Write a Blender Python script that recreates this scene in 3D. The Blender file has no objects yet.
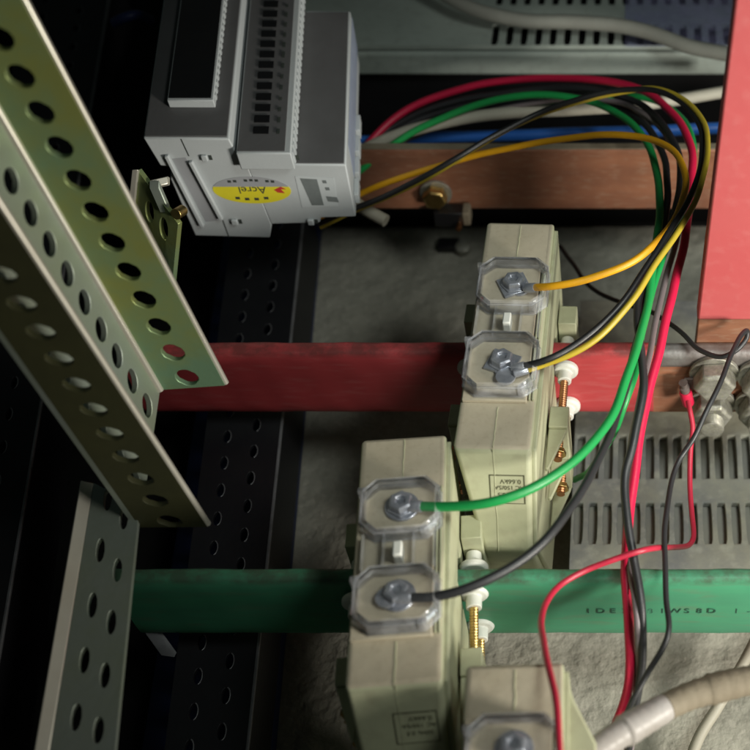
import bpy, bmesh, math, random
from mathutils import Vector, Matrix
random.seed(7)
R = math.radians
S = bpy.context.scene
C = S.collection

# ------------------------------------------------------------------ camera, light, exposure
# millimetres inside the helpers; the scene itself is in metres
PX, PY, F, DIST, PITCH = 640.0, 375.0, 1260.0, 420.0, R(40)
XA = Vector((1, 0, 0))
UA = Vector((0, math.cos(PITCH), math.sin(PITCH)))
VA = Vector((0, math.sin(PITCH), -math.cos(PITCH)))
EYE = -DIST * VA

cam = bpy.data.cameras.new('camera')
camo = bpy.data.objects.new('camera', cam)
C.objects.link(camo)
camo.location = EYE * .001
camo.rotation_euler = (PITCH, 0, 0)
cam.sensor_width = 36
cam.lens = F / 750 * 36
cam.shift_x = -(PX - 375) / 750          # the photograph is an off-centre crop
cam.clip_start = .01
cam.clip_end = 50
cam.dof.use_dof = True
cam.dof.focus_distance = .385
cam.dof.aperture_fstop = 13
S.camera = camo

w = bpy.data.worlds.new('World')
S.world = w
w.use_nodes = True
w.node_tree.nodes['Background'].inputs[0].default_value = (.62, .8, .74, 1)
w.node_tree.nodes['Background'].inputs[1].default_value = .022

def lamp(name, loc, aim, size, watts, col, spread=180, sy=None):
    l = bpy.data.lights.new(name, 'AREA')
    l.shape = 'RECTANGLE'; l.size = size * .001; l.size_y = (sy or size) * .001
    l.energy = watts; l.color = col; l.spread = R(spread)
    o = bpy.data.objects.new(name, l); C.objects.link(o)
    o.location = Vector(loc) * .001
    o.rotation_euler = (Vector(aim) - Vector(loc)).to_track_quat('-Z', 'Y').to_euler()
    return o
lamp('work_lamp', (265, -265, 118), (-20, -20, 10), 75, .92, (1, .95, .85), 120)
sl_ = bpy.data.lights.new('fill_spot', 'SPOT'); sl_.energy = 5.6; sl_.color = (.95, 1, .94); sl_.shadow_soft_size = .07  # added fill, brightens faces turned to the camera and leaves the left dark
sl_.spot_size = R(54); sl_.spot_blend = 1.0
so_ = bpy.data.objects.new('fill_spot', sl_); C.objects.link(so_)
so_.location = (.19, -.15, .38)
so_.rotation_euler = (Vector((.012, .006, -.03)) - so_.location).to_track_quat('-Z', 'Y').to_euler()

S.view_settings.view_transform = 'Standard'
S.view_settings.look = 'None'
S.view_settings.exposure = 0
S.view_settings.gamma = 1
S.render.engine = 'CYCLES'
S.cycles.max_bounces = 8
S.cycles.transparent_max_bounces = 24

# ------------------------------------------------------------------ pixel of the photo + a real plane -> point
def ray(px, py): return XA * ((px - PX) / F) + UA * ((PY - py) / F) + VA
def az(px, py, z):
    r = ray(px, py); return EYE + r * ((z - EYE.z) / r.z)
def ay(px, py, y):
    r = ray(px, py); return EYE + r * ((y - EYE.y) / r.y)
def ad(px, py, d): return EYE + ray(px, py) * d

# ------------------------------------------------------------------ materials
def mat(name, col, rough=.5, metal=0, col2=None, scale=60, amt=.5, bump=0, bscale=400, spec=.5, rough2=None, coat=0,
        dust=None, dust_amt=0, sharp=(.35, .7), stretch=None, bdist=.001, grime=None):
    m = bpy.data.materials.new(name); m.use_nodes = True
    nt = m.node_tree; N = nt.nodes; L = nt.links
    b = N['Principled BSDF']
    b.inputs['Base Color'].default_value = (*col, 1)
    b.inputs['Roughness'].default_value = rough
    b.inputs['Metallic'].default_value = metal
    b.inputs['Specular IOR Level'].default_value = spec
    b.inputs['Coat Weight'].default_value = coat
    tc = N.new('ShaderNodeTexCoord')
    if stretch is not None:
        mpn = N.new('ShaderNodeMapping'); mpn.inputs['Scale'].default_value = stretch
        L.new(tc.outputs['Object'], mpn.inputs['Vector']); vec = mpn.outputs['Vector']
    else: vec = tc.outputs['Object']
    if col2 is not None:
        n = N.new('ShaderNodeTexNoise'); n.inputs['Scale'].default_value = scale; n.inputs['Detail'].default_value = 8
        n.inputs['Roughness'].default_value = .65
        L.new(vec, n.inputs['Vector'])
        r = N.new('ShaderNodeValToRGB'); r.color_ramp.elements[0].position = sharp[0]; r.color_ramp.elements[1].position = sharp[1]
        r.color_ramp.elements[0].color = (*col, 1)
        r.color_ramp.elements[1].color = (*[a * (1 - amt) + c * amt for a, c in zip(col, col2)], 1)
        L.new(n.outputs['Fac'], r.inputs['Fac'])
        out = r.outputs['Color']
        if dust is not None:
            n2 = N.new('ShaderNodeTexNoise'); n2.inputs['Scale'].default_value = scale * 9; n2.inputs['Detail'].default_value = 6
            L.new(vec, n2.inputs['Vector'])
            r2 = N.new('ShaderNodeValToRGB'); r2.color_ramp.elements[0].position = .52; r2.color_ramp.elements[1].position = .72
            r2.color_ramp.elements[0].color = (0, 0, 0, 1); r2.color_ramp.elements[1].color = (dust_amt,) * 3 + (1,)
            L.new(n2.outputs['Fac'], r2.inputs['Fac'])
            mx = N.new('ShaderNodeMix'); mx.data_type = 'RGBA'
            L.new(r2.outputs['Color'], mx.inputs[0]); L.new(out, mx.inputs[6]); mx.inputs[7].default_value = (*dust, 1)
            out = mx.outputs[2]
        if grime is not None:      # dirt lying on the upper edge of a bar: (colour, height in metres above the thing's base)
            sx = N.new('ShaderNodeSeparateXYZ'); L.new(tc.outputs['Object'], sx.inputs[0])
            g1 = N.new('ShaderNodeMapRange'); g1.inputs[1].default_value = grime[1]; g1.inputs[2].default_value = grime[1] + .0016
            L.new(sx.outputs['Z'], g1.inputs[0])
            n3 = N.new('ShaderNodeTexNoise'); n3.inputs['Scale'].default_value = 75; n3.inputs['Detail'].default_value = 9; n3.inputs['Roughness'].default_value = .7
            L.new(tc.outputs['Object'], n3.inputs['Vector'])
            g2 = N.new('ShaderNodeMapRange'); g2.inputs[1].default_value = .40; g2.inputs[2].default_value = .56; g2.inputs[4].default_value = .7
            L.new(n3.outputs['Fac'], g2.inputs[0])
            gm = N.new('ShaderNodeMath'); gm.operation = 'MULTIPLY'; L.new(g1.outputs[0], gm.inputs[0]); L.new(g2.outputs[0], gm.inputs[1])
            mg = N.new('ShaderNodeMix'); mg.data_type = 'RGBA'
            L.new(gm.outputs[0], mg.inputs[0]); L.new(out, mg.inputs[6]); mg.inputs[7].default_value = (*grime[0], 1)
            out = mg.outputs[2]
        L.new(out, b.inputs['Base Color'])
        if rough2 is not None:
            mr = N.new('ShaderNodeMapRange'); mr.inputs[3].default_value = rough; mr.inputs[4].default_value = rough2
            L.new(n.outputs['Fac'], mr.inputs[0]); L.new(mr.outputs[0], b.inputs['Roughness'])
    if bump:
        n = N.new('ShaderNodeTexNoise'); n.inputs['Scale'].default_value = bscale; n.inputs['Detail'].default_value = 8
        L.new(vec, n.inputs['Vector'])
        bp = N.new('ShaderNodeBump'); bp.inputs['Strength'].default_value = bump; bp.inputs['Distance'].default_value = bdist
        L.new(n.outputs['Fac'], bp.inputs['Height']); L.new(bp.outputs['Normal'], b.inputs['Normal'])
    return m

def clear(name, tint, body, fres, gloss_rough=.08, body_col=(.8, .82, .85)):
    # clear moulded plastic: see-through, with a reflecting skin and a little haze
    m = bpy.data.materials.new(name); m.use_nodes = True
    nt = m.node_tree; N = nt.nodes; L = nt.links; N.remove(N['Principled BSDF'])
    out = N['Material Output']
    t = N.new('ShaderNodeBsdfTransparent'); t.inputs[0].default_value = (*tint, 1)
    d = N.new('ShaderNodeBsdfDiffuse'); d.inputs[0].default_value = (*body_col, 1)
    g = N.new('ShaderNodeBsdfGlossy'); g.inputs['Roughness'].default_value = gloss_rough; g.inputs[0].default_value = (.9, .92, .95, 1)
    m1 = N.new('ShaderNodeMixShader'); m2 = N.new('ShaderNodeMixShader')
    tc = N.new('ShaderNodeTexCoord'); n = N.new('ShaderNodeTexNoise'); n.inputs['Scale'].default_value = 220; n.inputs['Detail'].default_value = 6
    L.new(tc.outputs['Object'], n.inputs['Vector'])
    mr = N.new('ShaderNodeMapRange'); mr.inputs[1].default_value = .35; mr.inputs[2].default_value = .75
    mr.inputs[3].default_value = body * .4; mr.inputs[4].default_value = body * 1.8
    L.new(n.outputs['Fac'], mr.inputs[0]); L.new(mr.outputs[0], m1.inputs[0])
    L.new(t.outputs[0], m1.inputs[1]); L.new(d.outputs[0], m1.inputs[2])
    f = N.new('ShaderNodeFresnel'); f.inputs[0].default_value = fres
    L.new(f.outputs[0], m2.inputs[0]); L.new(m1.outputs[0], m2.inputs[1]); L.new(g.outputs[0], m2.inputs[2])
    L.new(m2.outputs[0], out.inputs[0])
    return m

M = {}
M['concrete'] = mat('concrete', (.22, .215, .18), .92, 0, (.38, .37, .31), 40, .8, 1, 70, .15, dust=(.5, .47, .41), dust_amt=.3, sharp=(.3, .75), bdist=.004)
M['red_sleeve'] = mat('red_heat_shrink', (.52, .062, .068), .36, 0, (.42, .05, .055), 60, .8, .14, 160, .5, .6, dust=(.58, .22, .21), dust_amt=.22, stretch=(.18, 1, 1), grime=((.09, .035, .03), .0290))
M['red_strip'] = mat('salmon_red_sleeve', (.50, .085, .09), .45, 0, (.50, .11, .11), 22, .8, .1, 200, .4, .7, dust=(.6, .28, .26), dust_amt=.13, sharp=(.3, .75))
M['green_sleeve'] = mat('green_heat_shrink', (.060, .285, .15), .34, 0, (.05, .21, .13), 60, .8, .14, 160, .5, .6, dust=(.13, .17, .11), dust_amt=.4, stretch=(.18, 1, 1), grime=((.055, .05, .035), .0288))
M['copper'] = mat('oxidised_copper', (.36, .155, .085), .5, .2, (.19, .085, .055), 70, .9, .2, 300, .5, .35, dust=(.44, .31, .22), dust_amt=.35, stretch=(.3, 1, 1))
M['tinned'] = mat('tinned_metal', (.34, .33, .32), .42, .7, (.15, .10, .085), 70, .9, .2, 400, .5, .65)
M['ct_plastic'] = mat('cream_plastic', (.44, .455, .30), .46, 0, (.37, .37, .245), 26, .8, .1, 300, .4, .6, dust=(.27, .23, .16), dust_amt=.3)
M['ct_dusty'] = mat('dusty_cream_plastic', (.47, .42, .315), .65, 0, (.40, .35, .25), 70, .7, .12, 300, .25, .75, dust=(.25, .19, .13), dust_amt=.2)
M['clear'] = clear('clear_plastic', (.97, .975, .98), .03, 1.28, .1)
M['clear_rim'] = clear('clear_plastic_rim', (.985, .985, .99), .13, 1.26, .1, (.92, .93, .95))
M['steel'] = mat('blued_zinc_steel', (.50, .52, .57), .3, .6, (.20, .22, .27), 260, .8, .12, 600)
M['brass'] = mat('yellow_brass', (.72, .52, .20), .3, 1, (.45, .28, .10), 220, .7, .1, 900)
M['copper_screw'] = mat('coppery_screw', (.55, .27, .13), .35, 1, (.36, .15, .07), 220, .7)
M['white_nylon'] = mat('white_nylon', (.74, .75, .70), .45, 0, (.62, .62, .55), 120, .6)
M['zinc_old'] = mat('dull_zinc_bolt', (.44, .43, .38), .36, .6, (.10, .09, .07), 190, .9, .3, 300, .5, .65, dust=(.42, .45, .24), dust_amt=.4)
M['zinc_yellow'] = mat('yellow_passivated_zinc', (.29, .32, .10), .36, .6, (.17, .32, .22), 22, .8, .1, 400, .5, .52, sharp=(.40, .64))
M['zinc_grey'] = mat('grey_zinc', (.30, .34, .31), .4, .6, (.25, .29, .19), 30, .8, .08, 400, .5, .5)
M['zinc_shaded'] = mat('shaded_olive_zinc', (.042, .043, .018), .45, .35, (.025, .026, .012), 40, .8, .1, 400, .4, .6)  # darkened channel zinc: the shade of one flange is put into its colour
M['zinc_edge'] = mat('bare_zinc_edge', (.60, .58, .50), .35, .6, (.48, .44, .36), 60, .6)
M['black_steel'] = mat('black_painted_steel', (.008, .008, .010), .5, 0, (.013, .013, .014), 60, .6, .1, 500, .3)
M['black_edge'] = mat('worn_edge_and_glint', (.20, .20, .21), .5, .3, (.05, .05, .05), 70, .7)  # grey of the worn edges, also colours the drawn hole glints
M['navy'] = mat('navy_painted_steel', (.012, .022, .085), .5, 0, (.008, .012, .04), 30, .7, .1, 500, .3)
M['black_plastic'] = mat('black_plastic', (.006, .006, .007), .35, 0, (.01, .01, .01), 80, .5)
M['void'] = mat('flat_black', (.004, .004, .004), .9, 0, (.008, .008, .007), 50, .5, 0, 1, .1)  # near black; the strips at the back use it in place of shade
M['meter_grey'] = mat('grey_abs', (.46, .49, .50), .5, 0, (.41, .44, .45), 60, .5, .05, 900, .4)
M['meter_front'] = mat('darker_front_grey', (.11, .11, .113), .5, 0, (.085, .085, .085), 60, .6, .05, 600, .35)  # darker than the housing grey, on the faces turned to the camera
M['label_white'] = mat('pale_label', (.50, .54, .55), .5, 0, (.45, .48, .5), 90, .5)
M['label_yellow'] = mat('yellow_label', (.70, .62, .03), .45, 0, (.62, .55, .03), 120, .5)
M['label_grey'] = mat('grey_label', (.33, .34, .36), .5, 0, (.28, .29, .3), 120, .5)
M['label_blue'] = mat('bluish_label', (.30, .34, .44), .5, 0, (.22, .26, .36), 150, .7)
M['ink'] = mat('dark_ink', (.03, .04, .035), .6, 0, (.06, .06, .05), 300, .5)
M['code_ink'] = mat('faded_ink', (.14, .16, .16), .6, 0, (.2, .22, .22), 300, .5)
M['ink_brown'] = mat('brown_ink', (.06, .06, .03), .6, 0, (.12, .12, .07), 300, .6)
M['ink_red'] = mat('red_ink', (.5, .04, .03), .5, 0, (.4, .04, .03), 200, .4)
M['ink_green'] = mat('bar_print_ink', (.01, .05, .035), .6, 0, (.02, .10, .06), 500, .7)
M['casing'] = mat('grey_green_casing', (.36, .41, .37), .5, 0, (.29, .33, .30), 30, .7, .08, 400, .4, dust=(.14, .14, .12), dust_amt=.25)
M['vent_grey'] = mat('dusty_grey_moulding', (.21, .215, .21), .7, 0, (.38, .375, .29), 26, .95, .4, 200, .3, .85, dust=(.5, .5, .42), dust_amt=.4, sharp=(.4, .64))
M['film'] = clear('lavender_film', (.93, .93, 1.0), .13, 1.15, .3, (.36, .36, .58))
def pvc(name, c, c2=None, r=.34): return mat(name, c, r, 0, c2 or tuple(x * .8 for x in c), 50, .6, .06, 500, .5, r + .15)
M['w_red'] = pvc('red_pvc', (.62, .012, .06))
M['w_redthin'] = pvc('dull_red_pvc', (.46, .02, .05))
M['w_black'] = pvc('black_pvc', (.013, .013, .014), (.02, .02, .02))
M['w_grey'] = pvc('dusty_black_pvc', (.024, .025, .027), (.017, .017, .018), .36)
M['w_mauve'] = pvc('mauve_grey_pvc', (.24, .20, .21))
M['w_green'] = pvc('green_pvc', (.012, .30, .07))
M['w_orange'] = pvc('amber_pvc', (.82, .40, .012))
M['w_yellow'] = pvc('yellow_pvc', (.47, .35, .03))
M['w_blue'] = pvc('blue_pvc', (.03, .16, .60))
M['w_beige'] = pvc('beige_sheath', (.33, .31, .25), (.22, .20, .155), .5)
M['w_pale'] = pvc('pale_sheath', (.46, .44, .36), (.34, .32, .26), .5)
M['w_ggrey'] = pvc('grey_sheath', (.24, .25, .22), (.17, .17, .15), .45)
M['tape'] = mat('cloth_tape', (.21, .18, .13), .75, 0, (.13, .105, .07), 60, .85, .25, 500, .3)
M['tape_pale'] = mat('pale_plastic_tape', (.36, .34, .325), .45, 0, (.22, .195, .165), 60, .8, .15, 400, .4)

M['vent_inner'] = mat('dusty_vent_inner', (.20, .20, .185), .8, 0, (.28, .28, .22), 40, .8, .2, 300, .2)

# ------------------------------------------------------------------ mesh helpers (mm)
class MB:
    def __init__(s): s.bm = bmesh.new()
    def faces(s, vs, fs):
        bv = [s.bm.verts.new(v) for v in vs]
        for f in fs:
            try: s.bm.faces.new([bv[i] for i in f])
            except ValueError: pass
        return s
    def box(s, x0, x1, y0, y1, z0, z1, rot=None, piv=None):
        vs = [Vector((x, y, z)) for x in (x0, x1) for y in (y0, y1) for z in (z0, z1)]
        if rot is not None:
            c = Vector(piv) if piv is not None else sum(vs, Vector()) / 8
            vs = [rot @ (v - c) + c for v in vs]
        return s.faces(vs, [(0, 1, 3, 2), (4, 6, 7, 5), (0, 4, 5, 1), (2, 3, 7, 6), (0, 2, 6, 4), (1, 5, 7, 3)])
    def prism(s, poly, vec):
        n = len(poly); vec = Vector(vec)
        vs = [Vector(p) for p in poly] + [Vector(p) + vec for p in poly]
        fs = [tuple(range(n))[::-1], tuple(range(n, 2 * n))] + [(i, (i + 1) % n, n + (i + 1) % n, n + i) for i in range(n)]
        return s.faces(vs, fs)
    def frustum(s, a, b):       # two polygons of equal count
        n = len(a)
        return s.faces([Vector(p) for p in a] + [Vector(p) for p in b],
                       [tuple(range(n))[::-1], tuple(range(n, 2 * n))] + [(i, (i + 1) % n, n + (i + 1) % n, n + i) for i in range(n)])
    def lathe(s, p0, axis, prof, n=20, ph=0):   # prof: (t along axis, radius)
        a = Vector(axis).normalized(); p0 = Vector(p0)
        e1 = a.orthogonal().normalized(); e2 = a.cross(e1)
        vs = []
        for t, r in prof:
            for k in range(n):
                q = 2 * math.pi * k / n + ph
                vs.append(p0 + a * t + (e1 * math.cos(q) + e2 * math.sin(q)) * r)
        fs = []
        m = len(prof)
        for i in range(m - 1):
            for k in range(n):
                fs.append((i * n + k, i * n + (k + 1) % n, (i + 1) * n + (k + 1) % n, (i + 1) * n + k))
        fs.append(tuple(range(n))[::-1]); fs.append(tuple(range((m - 1) * n, m * n)))
        return s.faces(vs, fs)
    def tube(s, pts, rad, n=14, closed=False):
        pts = [Vector(p) for p in pts]; k = len(pts)
        rads = rad if isinstance(rad, (list, tuple)) else [rad] * k
        t0 = (pts[1] - pts[0]).normalized(); e = t0.orthogonal().normalized()
        vs = []
        for i, p in enumerate(pts):
            if closed: t = (pts[(i + 1) % k] - pts[i - 1]).normalized()
            else: t = (pts[min(i + 1, k - 1)] - pts[max(i - 1, 0)]).normalized()
            e = (e - t * e.dot(t)).normalized(); f = t.cross(e)
            for j in range(n):
                q = 2 * math.pi * j / n
                vs.append(p + (e * math.cos(q) + f * math.sin(q)) * rads[i])
        fs = []
        for i in range(k if closed else k - 1):
            i2 = (i + 1) % k
            for j in range(n): fs.append((i * n + j, i * n + (j + 1) % n, i2 * n + (j + 1) % n, i2 * n + j))
        if not closed:
            fs.append(tuple(range(n))[::-1]); fs.append(tuple(range((k - 1) * n, k * n)))
        return s.faces(vs, fs)
    def plate(s, mp, cells, t, U, V, nseg=22):
        """perforated sheet: mp(u,v)->(point, normal); cells (u0,u1,v0,v1,hole); hole = (cu,cv,ru,rv,kind)"""
        def P(u, v, wd):
            p, nrm = mp(u, v); return p - nrm * wd
        def quad(a): s.faces(a, [tuple(range(len(a)))])
        for (u0, u1, v0, v1, h) in cells:
            if h is None:
                q = [(u0, v0), (u1, v0), (u1, v1), (u0, v1)]
                quad([P(u, v, 0) for u, v in q]); quad([P(u, v, t) for u, v in q][::-1]); continue
            cu, cv, ru, rv, kind = h
            ang = [2 * math.pi * i / nseg for i in range(nseg)] + [math.atan2(v - cv, u - cu) % (2 * math.pi) for u in (u0, u1) for v in (v0, v1)]
            ang = sorted(set(round(a, 5) for a in ang))
            inn, out = [], []
            for a in ang:
                ca, sa = math.cos(a), math.sin(a)
                if kind == 'slot':   # superellipse, long rounded slot
                    rr = (abs(ca / ru) ** 5 + abs(sa / rv) ** 5) ** (-1 / 5)
                else:
                    rr = 1 / math.sqrt((ca / ru) ** 2 + (sa / rv) ** 2)
                inn.append((cu + ca * rr, cv + sa * rr))
                k = min(((u1 - cu) / ca if ca > 1e-9 else (u0 - cu) / ca if ca < -1e-9 else 1e9),
                        ((v1 - cv) / sa if sa > 1e-9 else (v0 - cv) / sa if sa < -1e-9 else 1e9))
                out.append((cu + ca * k, cv + sa * k))
            n = len(ang)
            vs = [P(u, v, 0) for u, v in out] + [P(u, v, 0) for u, v in inn] + [P(u, v, t) for u, v in inn] + [P(u, v, t) for u, v in out]
            fs = []
            for i in range(n):
                j = (i + 1) % n
                fs += [(i, j, n + j, n + i), (n + i, n + j, 2 * n + j, 2 * n + i), (2 * n + i, 2 * n + j, 3 * n + j, 3 * n + i)]
            s.faces(vs, fs)
        (a, b), (c, d) = U, V
        for q in (((a, c), (b, c)), ((b, c), (b, d)), ((b, d), (a, d)), ((a, d), (a, c))):
            quad([P(*q[0], 0), P(*q[0], t), P(*q[1], t), P(*q[1], 0)])
        return s

BASE = {}
def thing(name, label, cat, loc, group=None, rot=(0, 0, 0), local=False, kind=None):
    o = bpy.data.objects.new(name, None); C.objects.link(o)
    o.location = Vector(loc) * .001; o.rotation_euler = rot; o.empty_display_size = .005
    BASE[o.name] = Vector((0, 0, 0)) if local else Vector(loc)
    props(o, label, cat, group, kind)
    return o
def props(o, label=None, cat=None, group=None, kind=None):
    for k, v in (('label', label), ('category', cat), ('group', group), ('kind', kind)):
        if v: o[k] = v
    return o
def obj(name, mb, material, parent=None, bevel=0, seg=2, merge=True, base=None, label=None, angle=38):
    bm = mb.bm
    if merge: bmesh.ops.remove_doubles(bm, verts=bm.verts, dist=.002)
    bmesh.ops.recalc_face_normals(bm, faces=bm.faces)
    if parent is not None: b = BASE.get(parent.name, Vector())
    else:
        if base is None:
            cs = [v.co for v in bm.verts]
            base = Vector((sum(c.x for c in cs) / len(cs), sum(c.y for c in cs) / len(cs), min(c.z for c in cs)))
        b = Vector(base)
    for v in bm.verts: v.co = (v.co - b) * .001
    me = bpy.data.meshes.new(name); bm.to_mesh(me); bm.free()
    for p in me.polygons: p.use_smooth = True
    me.set_sharp_from_angle(angle=R(angle))
    me.materials.append(material)
    o = bpy.data.objects.new(name, me); C.objects.link(o)
    if parent is not None: o.parent = parent
    else: o.location = b * .001
    BASE[o.name] = b
    if bevel:
        m = o.modifiers.new('bevel', 'BEVEL'); m.width = bevel * .001; m.segments = seg; m.limit_method = 'ANGLE'; m.angle_limit = R(35)
        m.harden_normals = False
    if label: o['label'] = label
    return o

def spline(pts, step=10):
    pts = [Vector(p) for p in pts]
    P = [pts[0] * 2 - pts[1]] + pts + [pts[-1] * 2 - pts[-2]]
    out = []
    for i in range(1, len(P) - 2):
        p0, p1, p2, p3 = P[i - 1:i + 3]
        # centripetal
        def tj(ti, a, b): return ti + max((b - a).length, 1e-6) ** .5
        t0 = 0; t1 = tj(t0, p0, p1); t2 = tj(t1, p1, p2); t3 = tj(t2, p2, p3)
        for k in range(step):
            t = t1 + (t2 - t1) * k / step
            a1 = p0 * ((t1 - t) / (t1 - t0)) + p1 * ((t - t0) / (t1 - t0))
            a2 = p1 * ((t2 - t) / (t2 - t1)) + p2 * ((t - t1) / (t2 - t1))
            a3 = p2 * ((t3 - t) / (t3 - t2)) + p3 * ((t - t2) / (t3 - t2))
            b1 = a1 * ((t2 - t) / (t2 - t0)) + a2 * ((t - t0) / (t2 - t0))
            b2 = a2 * ((t3 - t) / (t3 - t1)) + a3 * ((t - t1) / (t3 - t1))
            out.append(b1 * ((t2 - t) / (t2 - t1)) + b2 * ((t - t1) / (t2 - t1)))
    out.append(pts[-1])
    return out
def path(pp, wob=.16):
    rnd = random.Random(round(sum(p[0] for p in pp)))
    out = spline([az(*p) for p in pp])
    ph = [rnd.uniform(0, 6.28) for _ in range(6)]; L_ = 0; res = [out[0]]
    for i in range(1, len(out)):            # hand-laid wire is never quite smooth
        L_ += (out[i] - out[i - 1]).length
        k = wob * min(1, L_ / 15)
        res.append(out[i] + Vector((math.sin(L_ / 7.1 + ph[0]) + .6 * math.sin(L_ / 3.3 + ph[1]), math.sin(L_ / 8.3 + ph[2]) + .5 * math.sin(L_ / 3.9 + ph[3]), math.sin(L_ / 9.1 + ph[4]))) * k)
    return res
def wire(name, label, pp, r, material, cat='wire', group='insulated hook-up wires'):
    pts = path(pp)
    o = obj(name, MB().tube(pts, r), M[material])
    if pp[-1][2] == 43.5:                      # ends under a terminal screw: crimped lug
        e = pts[-1]; d_ = (pts[-1] - pts[-6]).normalized()
        lg = obj('cable_lug', MB().tube([e - d_ * 3.2, e - d_ * 2.9, e + d_ * 1.0, e + d_ * 1.4], [r + .1, r + .32, r + .32, r * .7], 14), M['steel'], o)
        obj('ring_tongue', MB().lathe(e + d_ * 3.6 + Vector((0, 0, -.5)), (0, 0, 1), [(0, 2.9), (.7, 2.9)], 20), M['steel'], lg)
    return props(o, label, cat, group)

def text_mb(s, origin, ex, ey, size, mono=None):
    """letters as thin solid print; ex/ey unit vectors of the print, size = cap height in mm"""
    mb = MB(); ex = Vector(ex).normalized(); ey = Vector(ey).normalized(); n = ex.cross(ey)
    items = [(s, 0)] if mono is None else [(c, i * mono) for i, c in enumerate(s) if c != ' ']
    for c, dx in items:
        cu = bpy.data.curves.new('print', 'FONT'); cu.body = c; cu.size = size / .7; cu.extrude = 0; cu.resolution_u = 3
        cu.align_x = 'CENTER'
        to = bpy.data.objects.new('print', cu)
        C.objects.link(to)
        bpy.context.view_layer.update()
        me = bpy.data.meshes.new_from_object(to.evaluated_get(bpy.context.evaluated_depsgraph_get()))
        base = [Vector(origin) + ex * (v.co.x + dx) + ey * v.co.y for v in me.vertices]
        mb.faces(base, [tuple(p.vertices) for p in me.polygons])
        bpy.data.objects.remove(to); bpy.data.curves.remove(cu); bpy.data.meshes.remove(me)
    bmesh.ops.remove_doubles(mb.bm, verts=mb.bm.verts, dist=.001)
    g = bmesh.ops.extrude_face_region(mb.bm, geom=list(mb.bm.faces))
    for v in g['geom']:
        if isinstance(v, bmesh.types.BMVert): v.co += n * .06
    return mb

def quadmap(P00, P10, P11, P01):
    P00, P10, P11, P01 = map(Vector, (P00, P10, P11, P01))
    nrm = ((P10 - P00).cross(P01 - P00)).normalized()
    def mp(u, v):
        return (P00 * (1 - u) + P10 * u) * (1 - v) + (P01 * (1 - u) + P11 * u) * v, nrm
    return mp, nrm

# ------------------------------------------------------------------ setting
f = obj('floor', MB().box(-900, 700, -600, 900, -70, -60), M['concrete'], base=(0, 0, -60)); f['kind'] = 'structure'

# ------------------------------------------------------------------ busbars
def sleeve(x0, x1, yc, hy, hz):
    n = 48; pr = []
    for i in range(n):
        a = 2 * math.pi * i / n; ca, sa = math.cos(a), math.sin(a)
        pr.append(Vector((x0, yc + hy * math.copysign(abs(ca) ** .62, ca), -.4 + hz * math.copysign(abs(sa) ** .42, sa))))
    k = 60; mb = MB(); vs = []
    for j in range(k + 1):
        f = j / k; x = x0 + (x1 - x0) * f
        for i, p in enumerate(pr):
            q = .10 * math.sin(x * .21 + i * .3) + .07 * math.sin(x * .47 - i * .5)      # shrink tube never lies dead flat
            vs.append(Vector((x, p.y + q * (1 if p.y > yc else -1), p.z + .4 * q)))
    fs = [(j * n + i, j * n + (i + 1) % n, (j + 1) * n + (i + 1) % n, (j + 1) * n + i) for j in range(k) for i in range(n)]
    fs += [tuple(range(n)), tuple(range(k * n, (k + 1) * n))]
    return mb.faces(vs, fs)
def bar_box(x0, x1, y0, y1): return MB().box(x0, x1, y0, y1, -16, 15)
XL = -148
xs = 4.5                                      # where the red sleeve stops
t = thing('busbar', 'red sleeved busbar running through the upper current transformer to two big bolts', 'busbar', (-100, -1.5, -16), 'horizontal busbars')
obj('insulating_sleeve', sleeve(XL - 20, xs, -.9, 3.9, 15.8), M['red_sleeve'], t)
obj('bare_end', MB().box(xs - 1, 90, -3.5, .8, -15.7, 14.4), M['copper'], t, .5)
obj('tinned_edge', MB().box(xs + .2, 90, -4.1, 2.2, 7.5, 15.1), M['tinned'], t, 2.4, 5)
t = thing('busbar', 'green sleeved busbar with printed characters, running through the middle current transformer', 'busbar', (-100, -86, -16), 'horizontal busbars')
obj('insulating_sleeve', sleeve(XL, 110, -85.5, 3.2, 15.6), M['green_sleeve'], t)
p0 = ay(588.5, 611.5, -88.3)
obj('printed_text', text_mb('IDE278IWS8D I-', p0 + Vector((0, -.50, 0)), (1, 0, 0), (0, 0, 1), 2.6, mono=3.55), M['ink_green'], t)
t = thing('busbar', 'bare brown copper busbar below the blue cable at the back', 'busbar', (-60, 98.5, -14), 'horizontal busbars')
obj('bar', MB().box(-140, 110, 97, 101, -14.5, 15), M['copper'], t, .6)
obj('worn_edge', MB().box(-139, 109, 97.4, 100.6, 15, 15.5), M['tape'], t, .2)

# red sleeved riser bolted behind the red bar
A0, A1 = ay(697, 320, 1.5), ay(738, -25, 1.5)
t = thing('copper_riser', 'wide red sleeved copper strip rising from the bolted bar end, bare at its foot', 'busbar', (34, 2, -16))
sl = (A1.x - A0.x) / (A1.z - A0.z)
def xr(z): return A0.x + sl * (z - A0.z)
obj('insulating_sleeve', MB().prism([(xr(A0.z), 1.35, A0.z), (xr(A1.z + 25), 1.35, A1.z + 25), (xr(A1.z + 25) + 29, 1.35, A1.z + 25), (xr(A0.z) + 29, 1.35, A0.z)], (0, 5.6, 0)), M['red_strip'], t, .8)
obj('bare_foot', MB().prism([(xr(-16) + .6, 1.8, -16), (xr(A0.z) + .6, 1.8, A0.z + 2), (xr(A0.z) + 28.4, 1.8, A0.z + 2), (xr(-16) + 28.4, 1.8, -16)], (0, 4.6, 0)), M['copper'], t, .4)

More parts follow.
